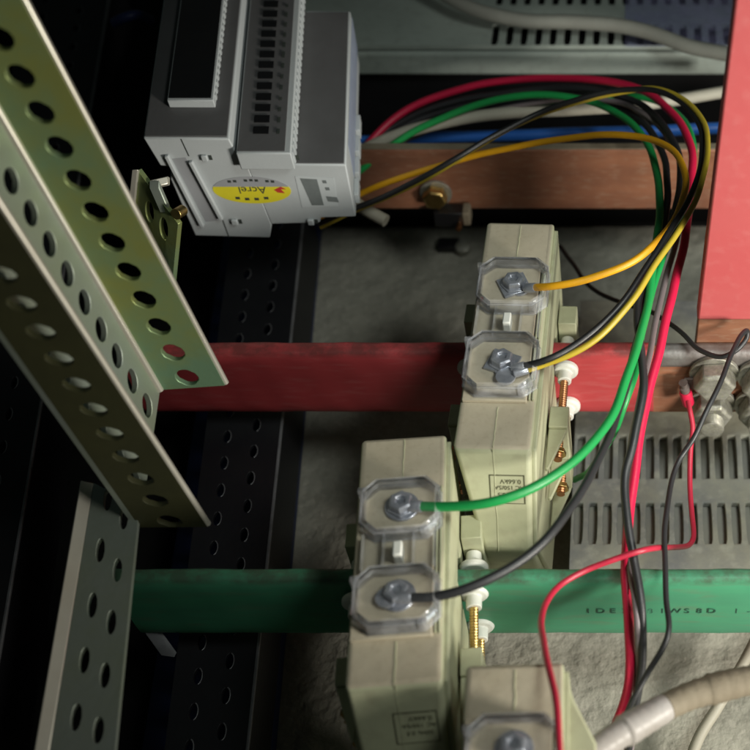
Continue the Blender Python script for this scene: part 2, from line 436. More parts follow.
def hexpoly(c, r, ax='y', ph=0):
    return [Vector(c) + Vector((math.cos(ph + i * math.pi / 3) * r, 0, math.sin(ph + i * math.pi / 3) * r)) for i in range(6)]
def big_bolt(px, py, label, nut=False, dx=0):
    c = ay(px, py, -4.2); c.x += dx
    t = thing('hex_bolt', label, 'bolt', c, 'big bolts through the red bar end')
    obj('washer', MB().lathe(c, (0, -1, 0), [(0, 8.2), (1.6, 8.2)], 32), M['zinc_old'], t, .25)
    mb = MB().lathe(c + Vector((0, -1.6, 0)), (0, -1, 0), [(0, 7.0), (5.2, 7.0), (6.2, 6.0)], 6, R(20))
    obj('hex_nut' if nut else 'hex_head', mb, M['zinc_old'], t, .4, angle=20)
    if nut:
        prof = []
        for i in range(7): prof += [(i * .7, 3.9), (i * .7 + .35, 3.4)]
        obj('threaded_end', MB().lathe(c + Vector((0, -7.6, 0)), (0, -1, 0), prof, 20), M['zinc_old'], t)
big_bolt(714, 372, 'dirty hex bolt head beside the red crimp, upper of the pair')
big_bolt(711, 402, 'hex nut with protruding threaded end, directly above the grey vent panel', True)
big_bolt(762, 374, 'hex bolt head cut by the right picture edge, upper one')
big_bolt(758, 402, 'hex nut cut by the right picture edge, lower one', True)

# ------------------------------------------------------------------ current transformers
def octo(cx, cy, w_, h_, c, z):
    a, b = w_ / 2, h_ / 2
    return [Vector((cx + x, cy + y, z)) for x, y in ((-a + c, -b), (a - c, -b), (a, -b + c), (a, b - c), (a - c, b), (-a + c, b), (-a, b - c), (-a, -b + c))]

def current_transformer(label, loc, rotz, hw, ytop, ybot, cov1, cov2, prof_low, up_lug=True, low_lug=True, wash=(30, -35), taper=1.5, wing=False, square=False):
    t = thing('current_transformer', label, 'transformer', loc, 'cream current transformers on the busbars', (0, 0, R(rotz)), local=True)
    zf = 40
    prof = [(ytop, zf), (ybot, zf)] + prof_low + [(ybot + 4, -38), (ytop - 8, -38), (ytop - 1, -22)]
    def ring(x, k):
        cy = (ytop + ybot) / 2
        low = prof_low[0][0] + .5
        return [Vector((x + (taper if (x < 0 and y < low) else 0) - (.8 if (x > 0 and y < low) else 0), cy + (y - cy) * k[0], z * k[1])) for y, z in prof]
    hole = [(6, 20), (-6, 20), (-6, -20), (6, -20)]
    # front half shell and slightly narrower rear flanges, with a real window for the bar
    def shell(x0, x1, k):
        mb = MB(); bm = mb.bm
        n = len(prof)
        A = [bm.verts.new(v) for v in ring(x0, k)]; B = [bm.verts.new(v) for v in ring(x1, k)]
        H0 = [bm.verts.new((x0, y, z)) for y, z in hole]; H1 = [bm.verts.new((x1, y, z)) for y, z in hole]
        for i in range(n): bm.faces.new((A[i], A[(i + 1) % n], B[(i + 1) % n], B[i]))
        for i in range(4): bm.faces.new((H0[i], H1[i], H1[(i + 1) % 4], H0[(i + 1) % 4]))
        for O_, H_ in ((A, H0), (B, H1)):
            ed = [bm.edges.get((O_[i], O_[(i + 1) % n])) for i in range(n)] + [bm.edges.new((H_[i], H_[(i + 1) % 4])) if bm.edges.get((H_[i], H_[(i + 1) % 4])) is None else bm.edges.get((H_[i], H_[(i + 1) % 4])) for i in range(4)]
            bmesh.ops.triangle_fill(bm, use_beauty=True, use_dissolve=False, edges=ed)
        return mb
    body = obj('body', shell(-hw, hw, (1, 1)), M['ct_plastic'], t, 1.5, 4, angle=30)
    obj('side_flange', shell(hw - .2, hw + 1.2, (.965, .95)), M['ct_plastic'], t, .4)
    # dust lying on the front, either side of the terminal block
    yb = cov2[1] - cov2[3] / 2 - 1.2; yt = cov1[1] + cov1[3] / 2 + .6
    body.data.materials.append(M['ct_dusty'])
    for p in body.data.polygons:                       # dust lies on the face turned up to the camera
        if all(abs(body.data.vertices[v].co.z - zf * .001) < 1e-5 for v in p.vertices): p.material_index = 1
    blk = obj('terminal_block', MB().box(-hw + .6, hw - 2.6, yb, yt - .1, zf, zf + 1.3), M['ct_dusty'], t, .3)
    ridge = MB()
    for x in (hw - 2.2, hw - 1.2): ridge.box(x, x + .55, yb + 1, yt - 1, zf - .2, zf + 1.0)
    obj('side_rib', ridge, M['ct_plastic'], t, .15)
    # moulding seam: a thin wavering flash line
    pts = []
    y = ybot + .5
    while y < yb: pts.append((.2 + random.uniform(-.16, .16), y, zf + .02)); y += 1.6
    obj('moulding_seam', MB().tube(pts, .16, 6), M['ct_plastic'], t)
    q0 = Vector((.3, prof_low[0][0], prof_low[0][1])); q1 = Vector((.2, ybot, zf))
    obj('moulding_seam', MB().tube([q0 + (q1 - q0) * k / 9 + Vector((random.uniform(-.15, .15), 0, 0)) for k in range(10)], .15, 6), M['ct_plastic'], t)
    y = yt; pts = []
    while y < ytop - .5: pts.append((.2 + random.uniform(-.16, .16), y, zf + .02)); y += 1.6
    if len(pts) > 2: obj('moulding_seam', MB().tube(pts, .16, 6), M['ct_plastic'], t)
    # terminals
    z0 = zf + 1.3
    for (cx, cy, cw, chh), wr in ((cov1, wash[0]), (cov2, wash[1])):
        cy += 1.6; c = Vector((cx, cy, z0))
        rm = Matrix.Rotation(R(wr), 3, 'Z')
        wm = MB().box(cx - 4.4, cx + 4.4, cy - 4.0, cy + 4.0, z0, z0 + 1.0, rm) if square else MB().lathe(c, (0, 0, 1), [(0, 4.6), (.9, 4.6)], 28)
        tm = obj('terminal', wm, M['steel'], t, .2)
        obj('hex_screw', MB().lathe(c + Vector((0, 0, 1)), (0, 0, 1), [(0, 4.1), (.5, 4.1), (.55, 3.3), (2.4, 3.3), (2.8, 2.8), (2.8, 1.6), (2.0, 1.3)], 6, R(wr)), M['steel'], tm, .15, angle=20)
    # clear snap-on cover: two octagonal domes joined by a flat web
    cv = MB(); rim = MB()
    for (cx, cy, cw, chh) in (cov1, cov2):
        a = octo(cx, cy, cw, chh, 3.6, z0 + .2); b = octo(cx, cy, cw - .5, chh - .5, 3.7, z0 + 4.0); d = octo(cx, cy, cw - 2.4, chh - 2.4, 3.3, z0 + 5.2)
        ai = octo(cx, cy, cw - 2.2, chh - 2.2, 3.2, z0 + .2); bi = octo(cx, cy, cw - 2.8, chh - 2.8, 3.2, z0 + 4.2)
        cv.faces(d, [tuple(range(8))])
        rim.faces(a + b + d + ai + bi, [(i, (i + 1) % 8, 8 + (i + 1) % 8, 8 + i) for i in range(8)] + [(8 + i, 8 + (i + 1) % 8, 16 + (i + 1) % 8, 16 + i) for i in range(8)]
                  + [(24 + i, 24 + (i + 1) % 8, 32 + (i + 1) % 8, 32 + i) for i in range(8)] + [(i, (i + 1) % 8, 24 + (i + 1) % 8, 24 + i) for i in range(8)])
        rim.tube(b, .34, 8, True); rim.tube(a, .4, 8, True)
        for i in (1, 6): rim.box(b[i].x - 1.0, b[i].x + 1.0, b[i].y - .5, b[i].y + .9, z0 + 1.0, z0 + 4.6)
    (cx1, cy1, w1, h1), (cx2, cy2, w2, h2) = cov1, cov2
    ya, ye = cy1 - h1 / 2 + .3, cy2 + h2 / 2 - .3
    cxm = (cx1 + cx2) / 2; ww = w1 * .44
    cv.faces([(cxm - ww, ye, z0 + 3.2), (cxm + ww, ye, z0 + 3.2), (cxm + ww, ya, z0 + 3.2), (cxm - ww, ya, z0 + 3.2)], [(0, 1, 2, 3)])
    cover = obj('clear_cover', cv, M['clear'], t, angle=20)
    for x in (-ww, -ww * .42, ww * .42, ww): rim.box(cxm + x - .28, cxm + x + .28, ye, ya, z0 + 1.6, z0 + 3.5)
    obj('cover_rim', rim, M['clear_rim'], cover, merge=False)
    obj('locking_peg', MB().box(cxm - 1.3, cxm + 1.1, (ya + ye) / 2 - 2.4, (ya + ye) / 2 + 2.0, z0, z0 + 4.6), M['white_nylon'], t, .4)
    # printed rating box on the lower slope
    b0 = Vector((0, ybot, zf)); b1 = Vector((0, *prof_low[0]))
    dn = (b1 - b0).normalized(); nn = Vector((1, 0, 0)).cross(dn) * -1
    if nn.y > 0: nn = -nn
    L0 = (b1 - b0).length
    o = b0 + nn * .06
    pr = MB()
    def rect(x0, x1, s0, s1):
        c = [o + Vector((x, 0, 0)) + dn * s_ for x, s_ in ((x0, s0), (x1, s0), (x1, s1), (x0, s1))]
        pr.prism(c, nn * .05)
    s0, s1 = L0 * .24, L0 * .52
    x0, x1 = -hw * .12, hw * .80
    rect(x0, x0 + .3, s0, s1); rect(x1 - .3, x1, s0, s1); rect(x0, x1, s0, s0 + .35); rect(x0, x1, s1 - .2, s1)
    obj('rating_print', pr, M['ink_brown'], t, merge=False)
    wx = (x1 - x0)
    for txt, fx, fs_, sz in (('0.66kV', .60, .16, 1.5), ('AC 150/5A', .56, .38, 1.3), ('50Hz 0.5', .56, .62, 1.3)):
        pp = o + Vector((x0 + wx * fx, 0, 0)) + dn * (s0 + (s1 - s0) * fs_)
        # the print stands on its head in the photograph
        obj('rating_print', text_mb(txt, pp, (-1, 0, 0), dn, sz), M['ink_brown'], t, merge=False)
    # clamp lugs with screws that grip the bar
    def lug(sx, sy, ylug, zs, smat, gus=True):
        xo = sx * (hw + 1.6); xi = sx * (hw - .5)
        xa, xb = min(xo, sx * (hw + 7.5)), max(xo, sx * (hw + 7.5))
        mb = MB().box(xa, xb, min(ylug, ylug - sy * 7), max(ylug, ylug - sy * 7), -15, 17) if False else MB()
        y1_ = ylug; y2_ = ylug + sy * 8
        mb.box(xa, xb, min(y1_, y2_), max(y1_, y2_), -16, 17)
        for z in (16, .5, -15) if gus else ():
            tri = [(xo, y2_, z), (sx * (hw + 7.3), y2_, z), (xo + sx * 1.0, y2_ + sy * 15, z), (xo, y2_ + sy * 15, z)]
            mb.prism(tri, (0, 0, -1.6))
        lg = obj('clamp_lug', mb, M['ct_plastic'], t, .3)
        for z in zs:
            xm = sx * (hw + 4.6)
            ypad = sy * 2.8
            prof_ = []
            st = 7 if gus else 2; ln = abs(y2_ + sy * st - ypad)
            k = 0
            while k * .9 < ln: prof_ += [(k * .9, 1.35), (k * .9 + .45, 1.1)]; k += 1
            obj('clamp_screw', MB().lathe((xm, y2_ + sy * st, z), (0, -sy, 0), prof_, 14), M[smat], lg)
            obj('hex_end', MB().lathe((xm, y2_ + sy * (st - 1.8), z), (0, -sy, 0), [(0, 2.5), (1.6, 2.5)], 6), M['brass'], lg, .15)
            obj('nylon_pad', MB().lathe((xm, ypad, z), (0, sy, 0), [(0, 3.7), (.5, 4.2), (1.8, 4.2), (2.5, 3.6), (2.7, 2.3), (6.2, 2.2)], 24), M['white_nylon'], lg, .2)
    if wing:
        obj('side_wing', MB().prism([(hw + .3, ytop - 2, 37), (hw + 2.4, ytop - 9, 37), (hw + 7.6, ytop - 20, 37), (hw + 7.6, ytop - 34, 37), (hw + .3, ytop - 34, 37)], (0, 0, -34)), M['ct_plastic'], t, .6)
    if low_lug:
        for sx in (1, -1): lug(sx, -1, -25 if low_lug is True else low_lug, (9.5, -9), 'copper_screw' if loc[1] > -40 else 'brass')
    if up_lug:
        for sx in (1, -1): lug(sx, 1, 9.5, (9.5, -9), 'brass', False)
    return t

CT1 = (-39.6, -1.5, 0)
current_transformer('cream current transformer around the red bar, with yellow wires at both terminals', CT1, -1.5, 10.9, 33, -59, (.7, 1.0, 21.3, 20.5), (.2, -30.5, 21.3, 22), [(-71.5, 7)], wash=(25, -20), taper=6.5, square=True)
CT2 = (-63.6, -85.8, 0)
current_transformer('cream current transformer around the green bar, with green and black wire at its terminals', CT2, 5.0, 11.8, 30, -46, (.6, 3.3, 21, 17.5), (.4, -23.8, 21.5, 17.5), [(-60, 7)], wash=(40, 30))
CT3 = (-29.0, -172, 0)
current_transformer('cream current transformer cut off by the bottom edge, thin red wire crossing it', CT3, 2.0, 12.0, 46.5, -50, (.6, 22, 22, 18), (.4, -5, 21.5, 17.5), [(-64, 7)], wash=(40, 30), wing=True)

# ------------------------------------------------------------------ energy meter
EY = Vector((-.103, .986, .129)).normalized()
Y0 = 50
def mp_(px, py): return ay(px, py, Y0)
t = thing('energy_meter', 'grey rail-mounted energy meter with black display, dark terminal rows and an oval yellow sticker', 'energy meter', (-130, 90, 15))
prof = [(143, 138), (229, 139), (242, 164), (346, 165), (356, 217), (321, 218), (320, 223), (272, 225), (270, 238), (195, 236), (170, 179), (172, 167), (160, 166)]
P = [mp_(*q) for q in prof]
PL = [mp_(*q) for q in ((143, 138), (229, 139), (242, 164), (247, 164), (272, 225), (270, 238), (195, 236), (170, 179), (172, 167), (160, 166))]
PR = [mp_(*q) for q in ((246, 164), (346, 165), (356, 217), (321, 218), (320, 223), (271, 224.5))]
def spx(py):        # how far up the meter a picture row lies on its right front edge
    a_, b_ = 0, 140
    for _ in range(40):
        m_ = (a_ + b_) / 2; q_ = mp_(346, 165) + EY * m_ - EYE
        if PY - F * q_.dot(UA) / q_.dot(VA) > py: a_ = m_
        else: b_ = m_
    return a_
SR = spx(11)
obj('housing', MB().prism(PL, EY * 130), M['meter_grey'], t, .5, 2)
obj('terminal_housing', MB().prism([p + Vector((0, .02, 0)) for p in PR], EY * SR), M['meter_grey'], t, .5, 2)
def slab(px0, px1, py, dz0, dz1, s0, s1):
    """block standing on the front, between two picture columns at the front end"""
    a = mp_(px0, py); b = mp_(px1, py)
    a = a + EY * s0; b = b + EY * s0
    a.z += dz0; b.z = a.z
    h = dz1 - dz0
    return MB().prism([a, b, b + Vector((0, 0, h)), a + Vector((0, 0, h))], EY * (s1 - s0))
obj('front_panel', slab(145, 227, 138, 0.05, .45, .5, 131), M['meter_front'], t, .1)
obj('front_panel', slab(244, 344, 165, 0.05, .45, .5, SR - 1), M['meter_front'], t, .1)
d = obj('display_frame', slab(166, 213, 138, .4, 3.4, 13, 140), M['meter_grey'], t, .3)
obj('screen', slab(167.5, 210.5, 138, 3.35, 3.7, 14, 140), M['black_plastic'], d, .1)
mb = MB()
for i in range(34):
    s_ = 16 + i * 3.0
    a = mp_(213, 138) + EY * s_; a.z += .9
    mb.prism([a + Vector((.02, 0, 0)), a + Vector((.35, 0, 0)), a + Vector((.35, 0, 2)), a + Vector((.02, 0, 2))], EY * 1.3)
obj('side_grip', mb, M['meter_grey'], d, merge=False)
tr = obj('terminal_cover', slab(242, 296, 164, .4, 7.4, -3.0, 140), M['meter_grey'], t, .4)
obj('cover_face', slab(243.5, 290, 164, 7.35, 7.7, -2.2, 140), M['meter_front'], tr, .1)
mb = MB()
mbw = MB(); mbl = MB()
for i in range(17):
    s_ = 5.0 + i * 5.05
    a = mp_(258, 164) + EY * s_; a.z = mp_(242, 164).z + 8.0 + (EY * s_).z
    mbw.prism([a, a + Vector((5.0, 0, 0)), a + Vector((5.0, 0, .12)), a + Vector((0, 0, .12))], EY * 3.2)
    c = a + Vector((7.6, 0, 0))
    mbl.prism([c, c + Vector((1.0, 0, 0)), c + Vector((1.0, 0, .1)), c + Vector((0, 0, .1))], EY * random.uniform(1.4, 3))
obj('wire_window', mbw, M['black_plastic'], tr, merge=False)['kind'] = 'stuff'
obj('legend_print', mbl, M['ink'], tr, merge=False)
mb = MB()
for i in range(40):
    s_ = -1 + i * 3.2
    a = mp_(296, 164) + EY * s_; a.z = mp_(242, 164).z + 1.4 + (EY * s_).z
    mb.prism([a + Vector((.02, 0, 0)), a + Vector((.4, 0, 0)), a + Vector((.4, 0, 4.6)), a + Vector((0.02, 0, 4.6))], EY * 1.5)
obj('side_grip', mb, M['meter_grey'], tr, merge=False)
# mouldings on the end face
def onface(px, py, lift=0): return ay(px, py, Y0) + Vector((0, -lift, 0))
def ridge(pa, pb, wdt, h):
    a, b = onface(*pa), onface(*pb)
    dr = (b - a).normalized(); sd = dr.cross(Vector((0, 1, 0))) * wdt / 2
    return MB().prism([a - sd, a + sd, b + sd, b - sd], (0, -h, 0))
obj('guide_rib', ridge((167, 154), (203, 225), 1.3, 1.4), M['meter_grey'], t, .25)
obj('guide_rib', ridge((191, 160), (222, 218), 1.3, 1.4), M['meter_grey'], t, .25)
obj('groove', ridge((179, 158), (212, 221), 4.6, .08), M['label_grey'], t)
obj('seam', ridge((181, 139), (189, 156), .35, .1), M['ink'], t)
obj('seam', ridge((222, 218), (229, 237), .35, .1), M['ink'], t)
for q in ((205, 157), (235, 221), (311, 221), (247, 157), (292, 157)):
    pin = ridge((q[0] - 3, q[1]), (q[0] + 3, q[1]), 2.4, 1.1 if q[1] < 230 else .3)
    obj('latch_pin', pin, M['meter_grey'], t, .3)
    obj('latch_hole', ridge((q[0] + 3.5, q[1] + .5), (q[0] + 7, q[1] + .5), 2.0, .06), M['ink'], t)
# oval sticker
c = onface(252, 190); ax = (onface(291, 190) - onface(213, 190)).length / 2; bz = (onface(252, 177) - onface(252, 203)).length / 2
def oval(k, a0, a1, h, flat=True):
    pts = [c + Vector((math.cos(a0 + (a1 - a0) * i / 24) * ax * k, 0, math.sin(a0 + (a1 - a0) * i / 24) * bz * k)) for i in range(25)]
    return MB().prism([p + Vector((0, -.02, 0)) for p in pts], (0, -h, 0))
st = obj('oval_sticker', oval(1, R(165), R(375), .10), M['label_yellow'], t)
obj('sticker_band', oval(1, R(15), R(165), .10), M['label_grey'], st)
tx = onface(253, 186.0, .12)
obj('sticker_print', text_mb('Acrel', tx + Vector((-.6, 0, -.3)), (-1, 0, 0), (0, 0, -1), 3.0), M['ink'], st, merge=False)
e = onface(274, 189.5, .14)
obj('sticker_emblem', MB().prism([e, e + Vector((2.6, 0, 1.4)), e + Vector((4.2, 0, .2)), e + Vector((2.4, 0, .3)), e + Vector((3.4, 0, -1.5)), e + Vector((1.0, 0, -1.2))], (0, -.05, 0)), M['ink_red'], st)
mb = MB()
for i in range(9):
    if i in (2, 6): continue
    a = onface(228 + i * 5.4, 181 + abs(i - 4) * .35, .12); mb.prism([a, a + Vector((1.15, 0, 0)), a + Vector((1.15, 0, 1.0)), a + Vector((0, 0, 1.0))], (0, -.05, 0))
for i in range(4):
    a = onface(236 + i * 9.5, 199 + (1 if i in (1, 2) else 0), .12); mb.prism([a, a + Vector((1.5, 0, 0)), a + Vector((1.5, 0, 1.1)), a + Vector((0, 0, 1.1))], (0, -.05, 0))
obj('sticker_print', mb, M['ink'], st, merge=False)
# square rating sticker
def patch(pa, pb, pc, pd, h): return MB().prism([onface(*q, .02) for q in (pa, pb, pc, pd)], (0, -h, 0))
sq = obj('square_sticker', patch((295, 176), (334, 178), (338, 206), (302, 207), .09), M['label_white'], t)
mb = patch((300, 178), (317, 179), (324, 205), (312, 205), .16)
for q in ((322, 180), (325, 187)): mb.prism([onface(q[0] + dx, q[1] + dy, .02) for dx, dy in ((0, 0), (4, 0), (5, 3), (1, 3))], (0, -.16, 0))
mb.prism([onface(*q, .02) for q in ((326, 196), (337, 197), (339, 202), (328, 201))], (0, -.16, 0))
obj('code_print', mb, M['code_ink'], sq, merge=False)
# right-hand side: bluish label and clear wire tabs
a = mp_(350, 176)
XR = a.x
def side(s0, s1, z0, z1, x0, h):
    def pt(s_, z):
        p = mp_(346, 165) + EY * s_; p.z += z
        k = -z / 22.0
        p.x += k * (mp_(356, 217).x - mp_(346, 165).x); return p
    q = [pt(s0, z0), pt(s1, z0), pt(s1, z1), pt(s0, z1)]
    return MB().prism([p + Vector((x0, 0, 0)) for p in q], (h, 0, 0))
obj('side_label', side(12, 75, -3, -17, .04, .12), M['label_blue'], t)
for i in range(4): obj('wire_tab', side(4 + i * 10, 11.5 + i * 10, -17, -21, .05, 1.6), M['meter_grey'], t, .2)

# rail clip and brass screw behind the meter foot
t = thing('rail_clip', 'bent bright metal rail clip with a small brass screw at the foot of the meter', 'clip', ad(165, 200, 395))
def bar3(a, b, wv, tv):
    a, b, wv, tv = map(Vector, (a, b, wv, tv)); return MB().prism([a - wv, a + wv, b + wv, b - wv], tv)
obj('clip_body', bar3(ad(154, 188, 392), ad(165, 213, 396), (1.6, 0, 0), (0, 2, 1.5)), M['zinc_grey'], t, .3)
obj('clip_arm', bar3(ad(150, 184, 392), ad(168, 180, 394), (0, 1.0, .8), (0, 1, -1.5)), M['zinc_edge'], t, .3)
obj('brass_screw', MB().lathe(ad(183, 210, 396), (-.3, -1, .4), [(0, 1.8), (4, 1.8)], 16), M['brass'], t, .2)

# ------------------------------------------------------------------ perforated channel in the left foreground
def vp(p, V_, k): return (V_[0] + (p[0] - V_[0]) * k, V_[1] + (p[1] - V_[1]) * k)
VA_, VC_ = (913, 1690), (965, 1690)
dA, dA2 = 360.0, 268.0
dC, dC2 = 350.0, 248.0
a0 = ad(160, 390, dA); a1 = ad(225, 385.5, dA)
a0n = ad(*vp((160, 390), VA_, dA / dA2), dA2); a1n = ad(*vp((225, 385.5), VA_, dA / dA2), dA2)
c0 = ad(140, 527.5, dC); c1 = ad(207, 527, dC)
c0n = ad(*vp((140, 527.5), VC_, dC / dC2), dC2); c1n = ad(*vp((207, 527), VC_, dC / dC2), dC2)
t = thing('perforated_channel', 'yellow zinc perforated steel channel leaning into the picture at upper left', 'steel channel', c0)
def holes(L_, u, ru, rv, first, pitch, nmax, cu=(0, 1), kind='ell'):
    """cells for one column of holes along v (v = mm / L_)"""
    cells = []; v = 0
    k = 0
    while k < nmax:
        vc = first + k * pitch
        if (vc + pitch / 2) > L_: break
        v1 = vc + pitch / 2
        cells.append((cu[0], cu[1], v / L_, v1 / L_, (u, vc / L_, ru, rv / L_, kind))); v = v1; k += 1
    cells.append((cu[0], cu[1], v / L_, 1, None))
    return cells
LA = (a0n - a0).length; WA = (a1 - a0).length
mpA, nA = quadmap(a0, a1, a1n, a0n)
if nA.dot(EYE - a0) < 0:
    nA_ = -nA; f0 = mpA; mpA = lambda u, v: (f0(u, v)[0], nA_)
obj('flange', MB().plate(mpA, holes(LA, .5, 3.15 / WA, 3.1, 4.0, 9.75, 20), 1.8, (0, 1), (0, 1)), M['zinc_yellow'], t, .18, 2, label='yellow green perforated flange')
b_dn = c0 - a0; b_dn_n = c0n - a0n
LB = LA; WB = b_dn.length
mpB, nB = quadmap(a0, c0, c0n, a0n)
if nB.dot(EYE - a0) < 0:
    nB_ = -nB; f1 = mpB; mpB = lambda u, v: (f1(u, v)[0], nB_)
cells = holes(LB, 8.6 / WB, 2.9 / WB, 2.9, 5.5, 9.4, 20, (0, .5)) + holes(LB, 1 - 9 / WB, 2.9 / WB, 2.9, 5.5, 9.4, 20, (.5, 1))
obj('web', MB().plate(mpB, cells, 1.8, (0, 1), (0, 1)), M['zinc_grey'], t, .18, 2, label='grey perforated web')
obj('fold', MB().tube([a0 + (a0n - a0) * k / 8 for k in range(9)], 1.15, 10), M['zinc_edge'], t, label='bright folded corner')
mpC, nC = quadmap(c0, c1, c1n, c0n)
LC = (c0n - c0).length; WC = (c1 - c0).length
if nC.dot(EYE - c0) < 0:
    nC_ = -nC; f2 = mpC; mpC = lambda u, v: (f2(u, v)[0], nC_)
obj('flange', MB().plate(mpC, holes(LC, .5, 3.4 / WC, 2.5, 2.6, 8.9, 20), 1.8, (0, 1), (0, 1)), M['zinc_shaded'], t, .18, 2, label='perforated flange with shade in its olive colour')
obj('edge_strip', MB().tube([c1 + (c1n - c1) * k / 8 + Vector((0, 1, 0)) for k in range(9)], .95, 10), M['zinc_edge'], t, label='bright cut edge')
obj('edge_strip', MB().tube([a1 + (a1n - a1) * k / 8 + Vector((0, 1, 0)) for k in range(9)], .9, 10), M['zinc_edge'], t, label='bright cut edge')

# lower perforated strip
t = thing('perforated_bracket', 'grey green bracket with staggered oval slots at the lower left', 'steel bracket', az(85, 760, 20))
q = [az(94, 483, 30), az(139, 507, 30), az(112, 775, 22), az(46, 775, 22)]
mpD, nD = quadmap(q[3], q[2], q[1], q[0])
if nD.z < 0:
    nD_ = -nD; f3 = mpD; mpD = lambda u, v: (f3(u, v)[0], nD_)
LD = (q[0] - q[3]).length; WD = (q[1] - q[0]).length
def vfor(mp, u, py):
    a, b = -.2, 1.2
    for _ in range(40):
        m_ = (a + b) / 2; q_ = mp(u, m_)[0] - EYE
        if PY - F * q_.dot(UA) / q_.dot(VA) > py: a = m_
        else: b = m_
    return (a + b) / 2
cells = []
for (cu0, cu1, u, ys) in ((0, .52, .33, (772, 717, 660, 605, 550, 499)), (.52, 1, .71, (730, 675, 622, 570, 518))):
    vs_ = [vfor(mpD, u, y) for y in ys]; v = 0
    for k, vc in enumerate(vs_):
        if vc < .03: continue
        v1 = min(1, (vc + vs_[k + 1]) / 2) if k + 1 < len(vs_) else min(1, vc + .06)
        cells.append((cu0, cu1, v, v1, (u, vc, 1.5 / WD, 3.7 / LD, 'ell'))); v = v1
    cells.append((cu0, cu1, v, 1, None))
obj('slotted_face', MB().plate(mpD, cells, 1.8, (0, 1), (0, 1)), M['zinc_grey'], t, .15)
obj('folded_edge', MB().prism([q[3], q[0], q[0] + Vector((-3.4, 0, 1.5)), q[3] + Vector((-3.4, 0, 1.5))], (0, -.3, -2.0)), M['zinc_edge'], t, .4)

# small bracket between channel and meter
t = thing('perforated_bracket', 'short olive bracket with two holes squeezed between channel and meter', 'steel bracket', ad(155, 250, 405))
q = [ad(137, 170, 392), ad(178, 224, 396), ad(172, 285, 410), ad(131, 225, 408)]
mpE, nE = quadmap(q[3], q[2], q[1], q[0])
if nE.dot(EYE - q[0]) < 0:
    nE_ = -nE; f4 = mpE; mpE = lambda u, v: (f4(u, v)[0], nE_)
obj('slotted_face', MB().plate(mpE, [(0, .5, 0, 1, (.36, .62, .10, .16, 'ell')), (.5, 1, 0, 1, (.70, .66, .10, .16, 'ell'))], 1.6, (0, 1), (0, 1)), M['zinc_yellow'], t, .15)
obj('folded_edge', bar3(q[0], q[3], (-1.0, 0, 0), (0, -1.2, 1.2)), M['zinc_edge'], t, .3)

# slanted strap under the green bar
t = obj('steel_strap', bar3(ad(131, 606, 372), ad(168, 657, 378), (1.9, 0, -.6), (.6, 1.5, .6)), M['black_edge'], None, .3)
props(t, 'short dark grey strap slanting out below the left end of the green bar', 'strap')

# ------------------------------------------------------------------ black uprights and liner at the left
def upright(label, top_r, bot_r, wpx, z, cols, pitch, depth, hole=(1.5, 2.6), t_=1.5):
    tr_, br_ = az(*top_r, z), az(*bot_r, z)
    tl_, bl_ = az(top_r[0] - wpx * .9, top_r[1], z), az(bot_r[0] - wpx * 1.08, bot_r[1], z)
    t = thing('perforated_upright', label, 'frame upright', (br_ + bl_) / 2)
    mpu, nu = quadmap(bl_, br_, tr_, tl_)
    L_ = (tr_ - br_).length; W_ = (tr_ - tl_).length
    cells = []
    n = len(cols)
    for i, (cu, off) in enumerate(cols):
        cells += holes(L_, cu, hole[0] / W_, hole[1], off, pitch, 60, (i / n, (i + 1) / n))
    obj('slotted_face', MB().plate(mpu, cells, t_, (0, 1), (0, 1)), M['black_steel'], t, .12)
    ex = (br_ - bl_).normalized()
    obj('return_flange', MB().prism([br_ + ex * .1 + Vector((0, 0, -1)), tr_ + ex * .1 + Vector((0, 0, -1)), tr_ + ex * .1 + Vector((0, 0, -depth)), br_ + ex * .1 + Vector((0, 0, -depth))], -ex * 1.5), M['black_steel'], t)
    obj('worn_edge', MB().prism([br_, tr_, tr_ + ex * .9, br_ + ex * .9], (0, 0, -1.2)), M['black_edge'], t, .2)
    # glints drawn as pale arcs on one side of each hole
    glint = MB()
    for (u0, u1, v0, v1, h) in cells:
        if h is None: continue
        cu, cv, ru, rv, _ = h
        pts = [mpu(cu + ru * 1.05 * math.cos(a), cv + rv * 1.05 * math.sin(a))[0] + Vector((0, 0, -.15)) for a in [math.pi * (-.42 + .84 * i / 8) for i in range(9)]]
        glint.tube(pts, .22, 6)
    obj('hole_glint', glint, M['black_edge'], t, merge=False)
    return t
upright('black slotted upright running down between the dark wall and the concrete', (305, 190), (240, 800), 76, -25, ((.30, 4), (.68, 9)), 11.3, 30)
upright('black slotted upright at the far left edge, mostly behind the channel', (114, -40), (-28, 800), 90, 0, ((.25, 3), (.68, 8)), 13.5, 30)
u0, u1 = az(322, 190, -52), az(266, 800, -52)
t = obj('base_angle', MB().prism([u1, u0, u0 + Vector((-40, 0, 0)), u1 + Vector((-40, 0, 0))], (0, 0, -7)), M['navy'], None, .4)
props(t, 'navy blue painted base angle along the left border of the concrete', 'steel angle')
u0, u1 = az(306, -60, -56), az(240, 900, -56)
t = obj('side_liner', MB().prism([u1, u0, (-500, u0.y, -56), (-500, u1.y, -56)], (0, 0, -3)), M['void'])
props(t, 'black sheet lining the left side behind the uprights', 'panel')
t = obj('cable_end', MB().tube(spline([ad(114, 23, 470), ad(124, 18, 468), ad(136, 15, 470), ad(150, 20, 480)]), 1.9), M['navy'])
props(t, 'small dim blue cable end in the black corner left of the meter', 'cable')

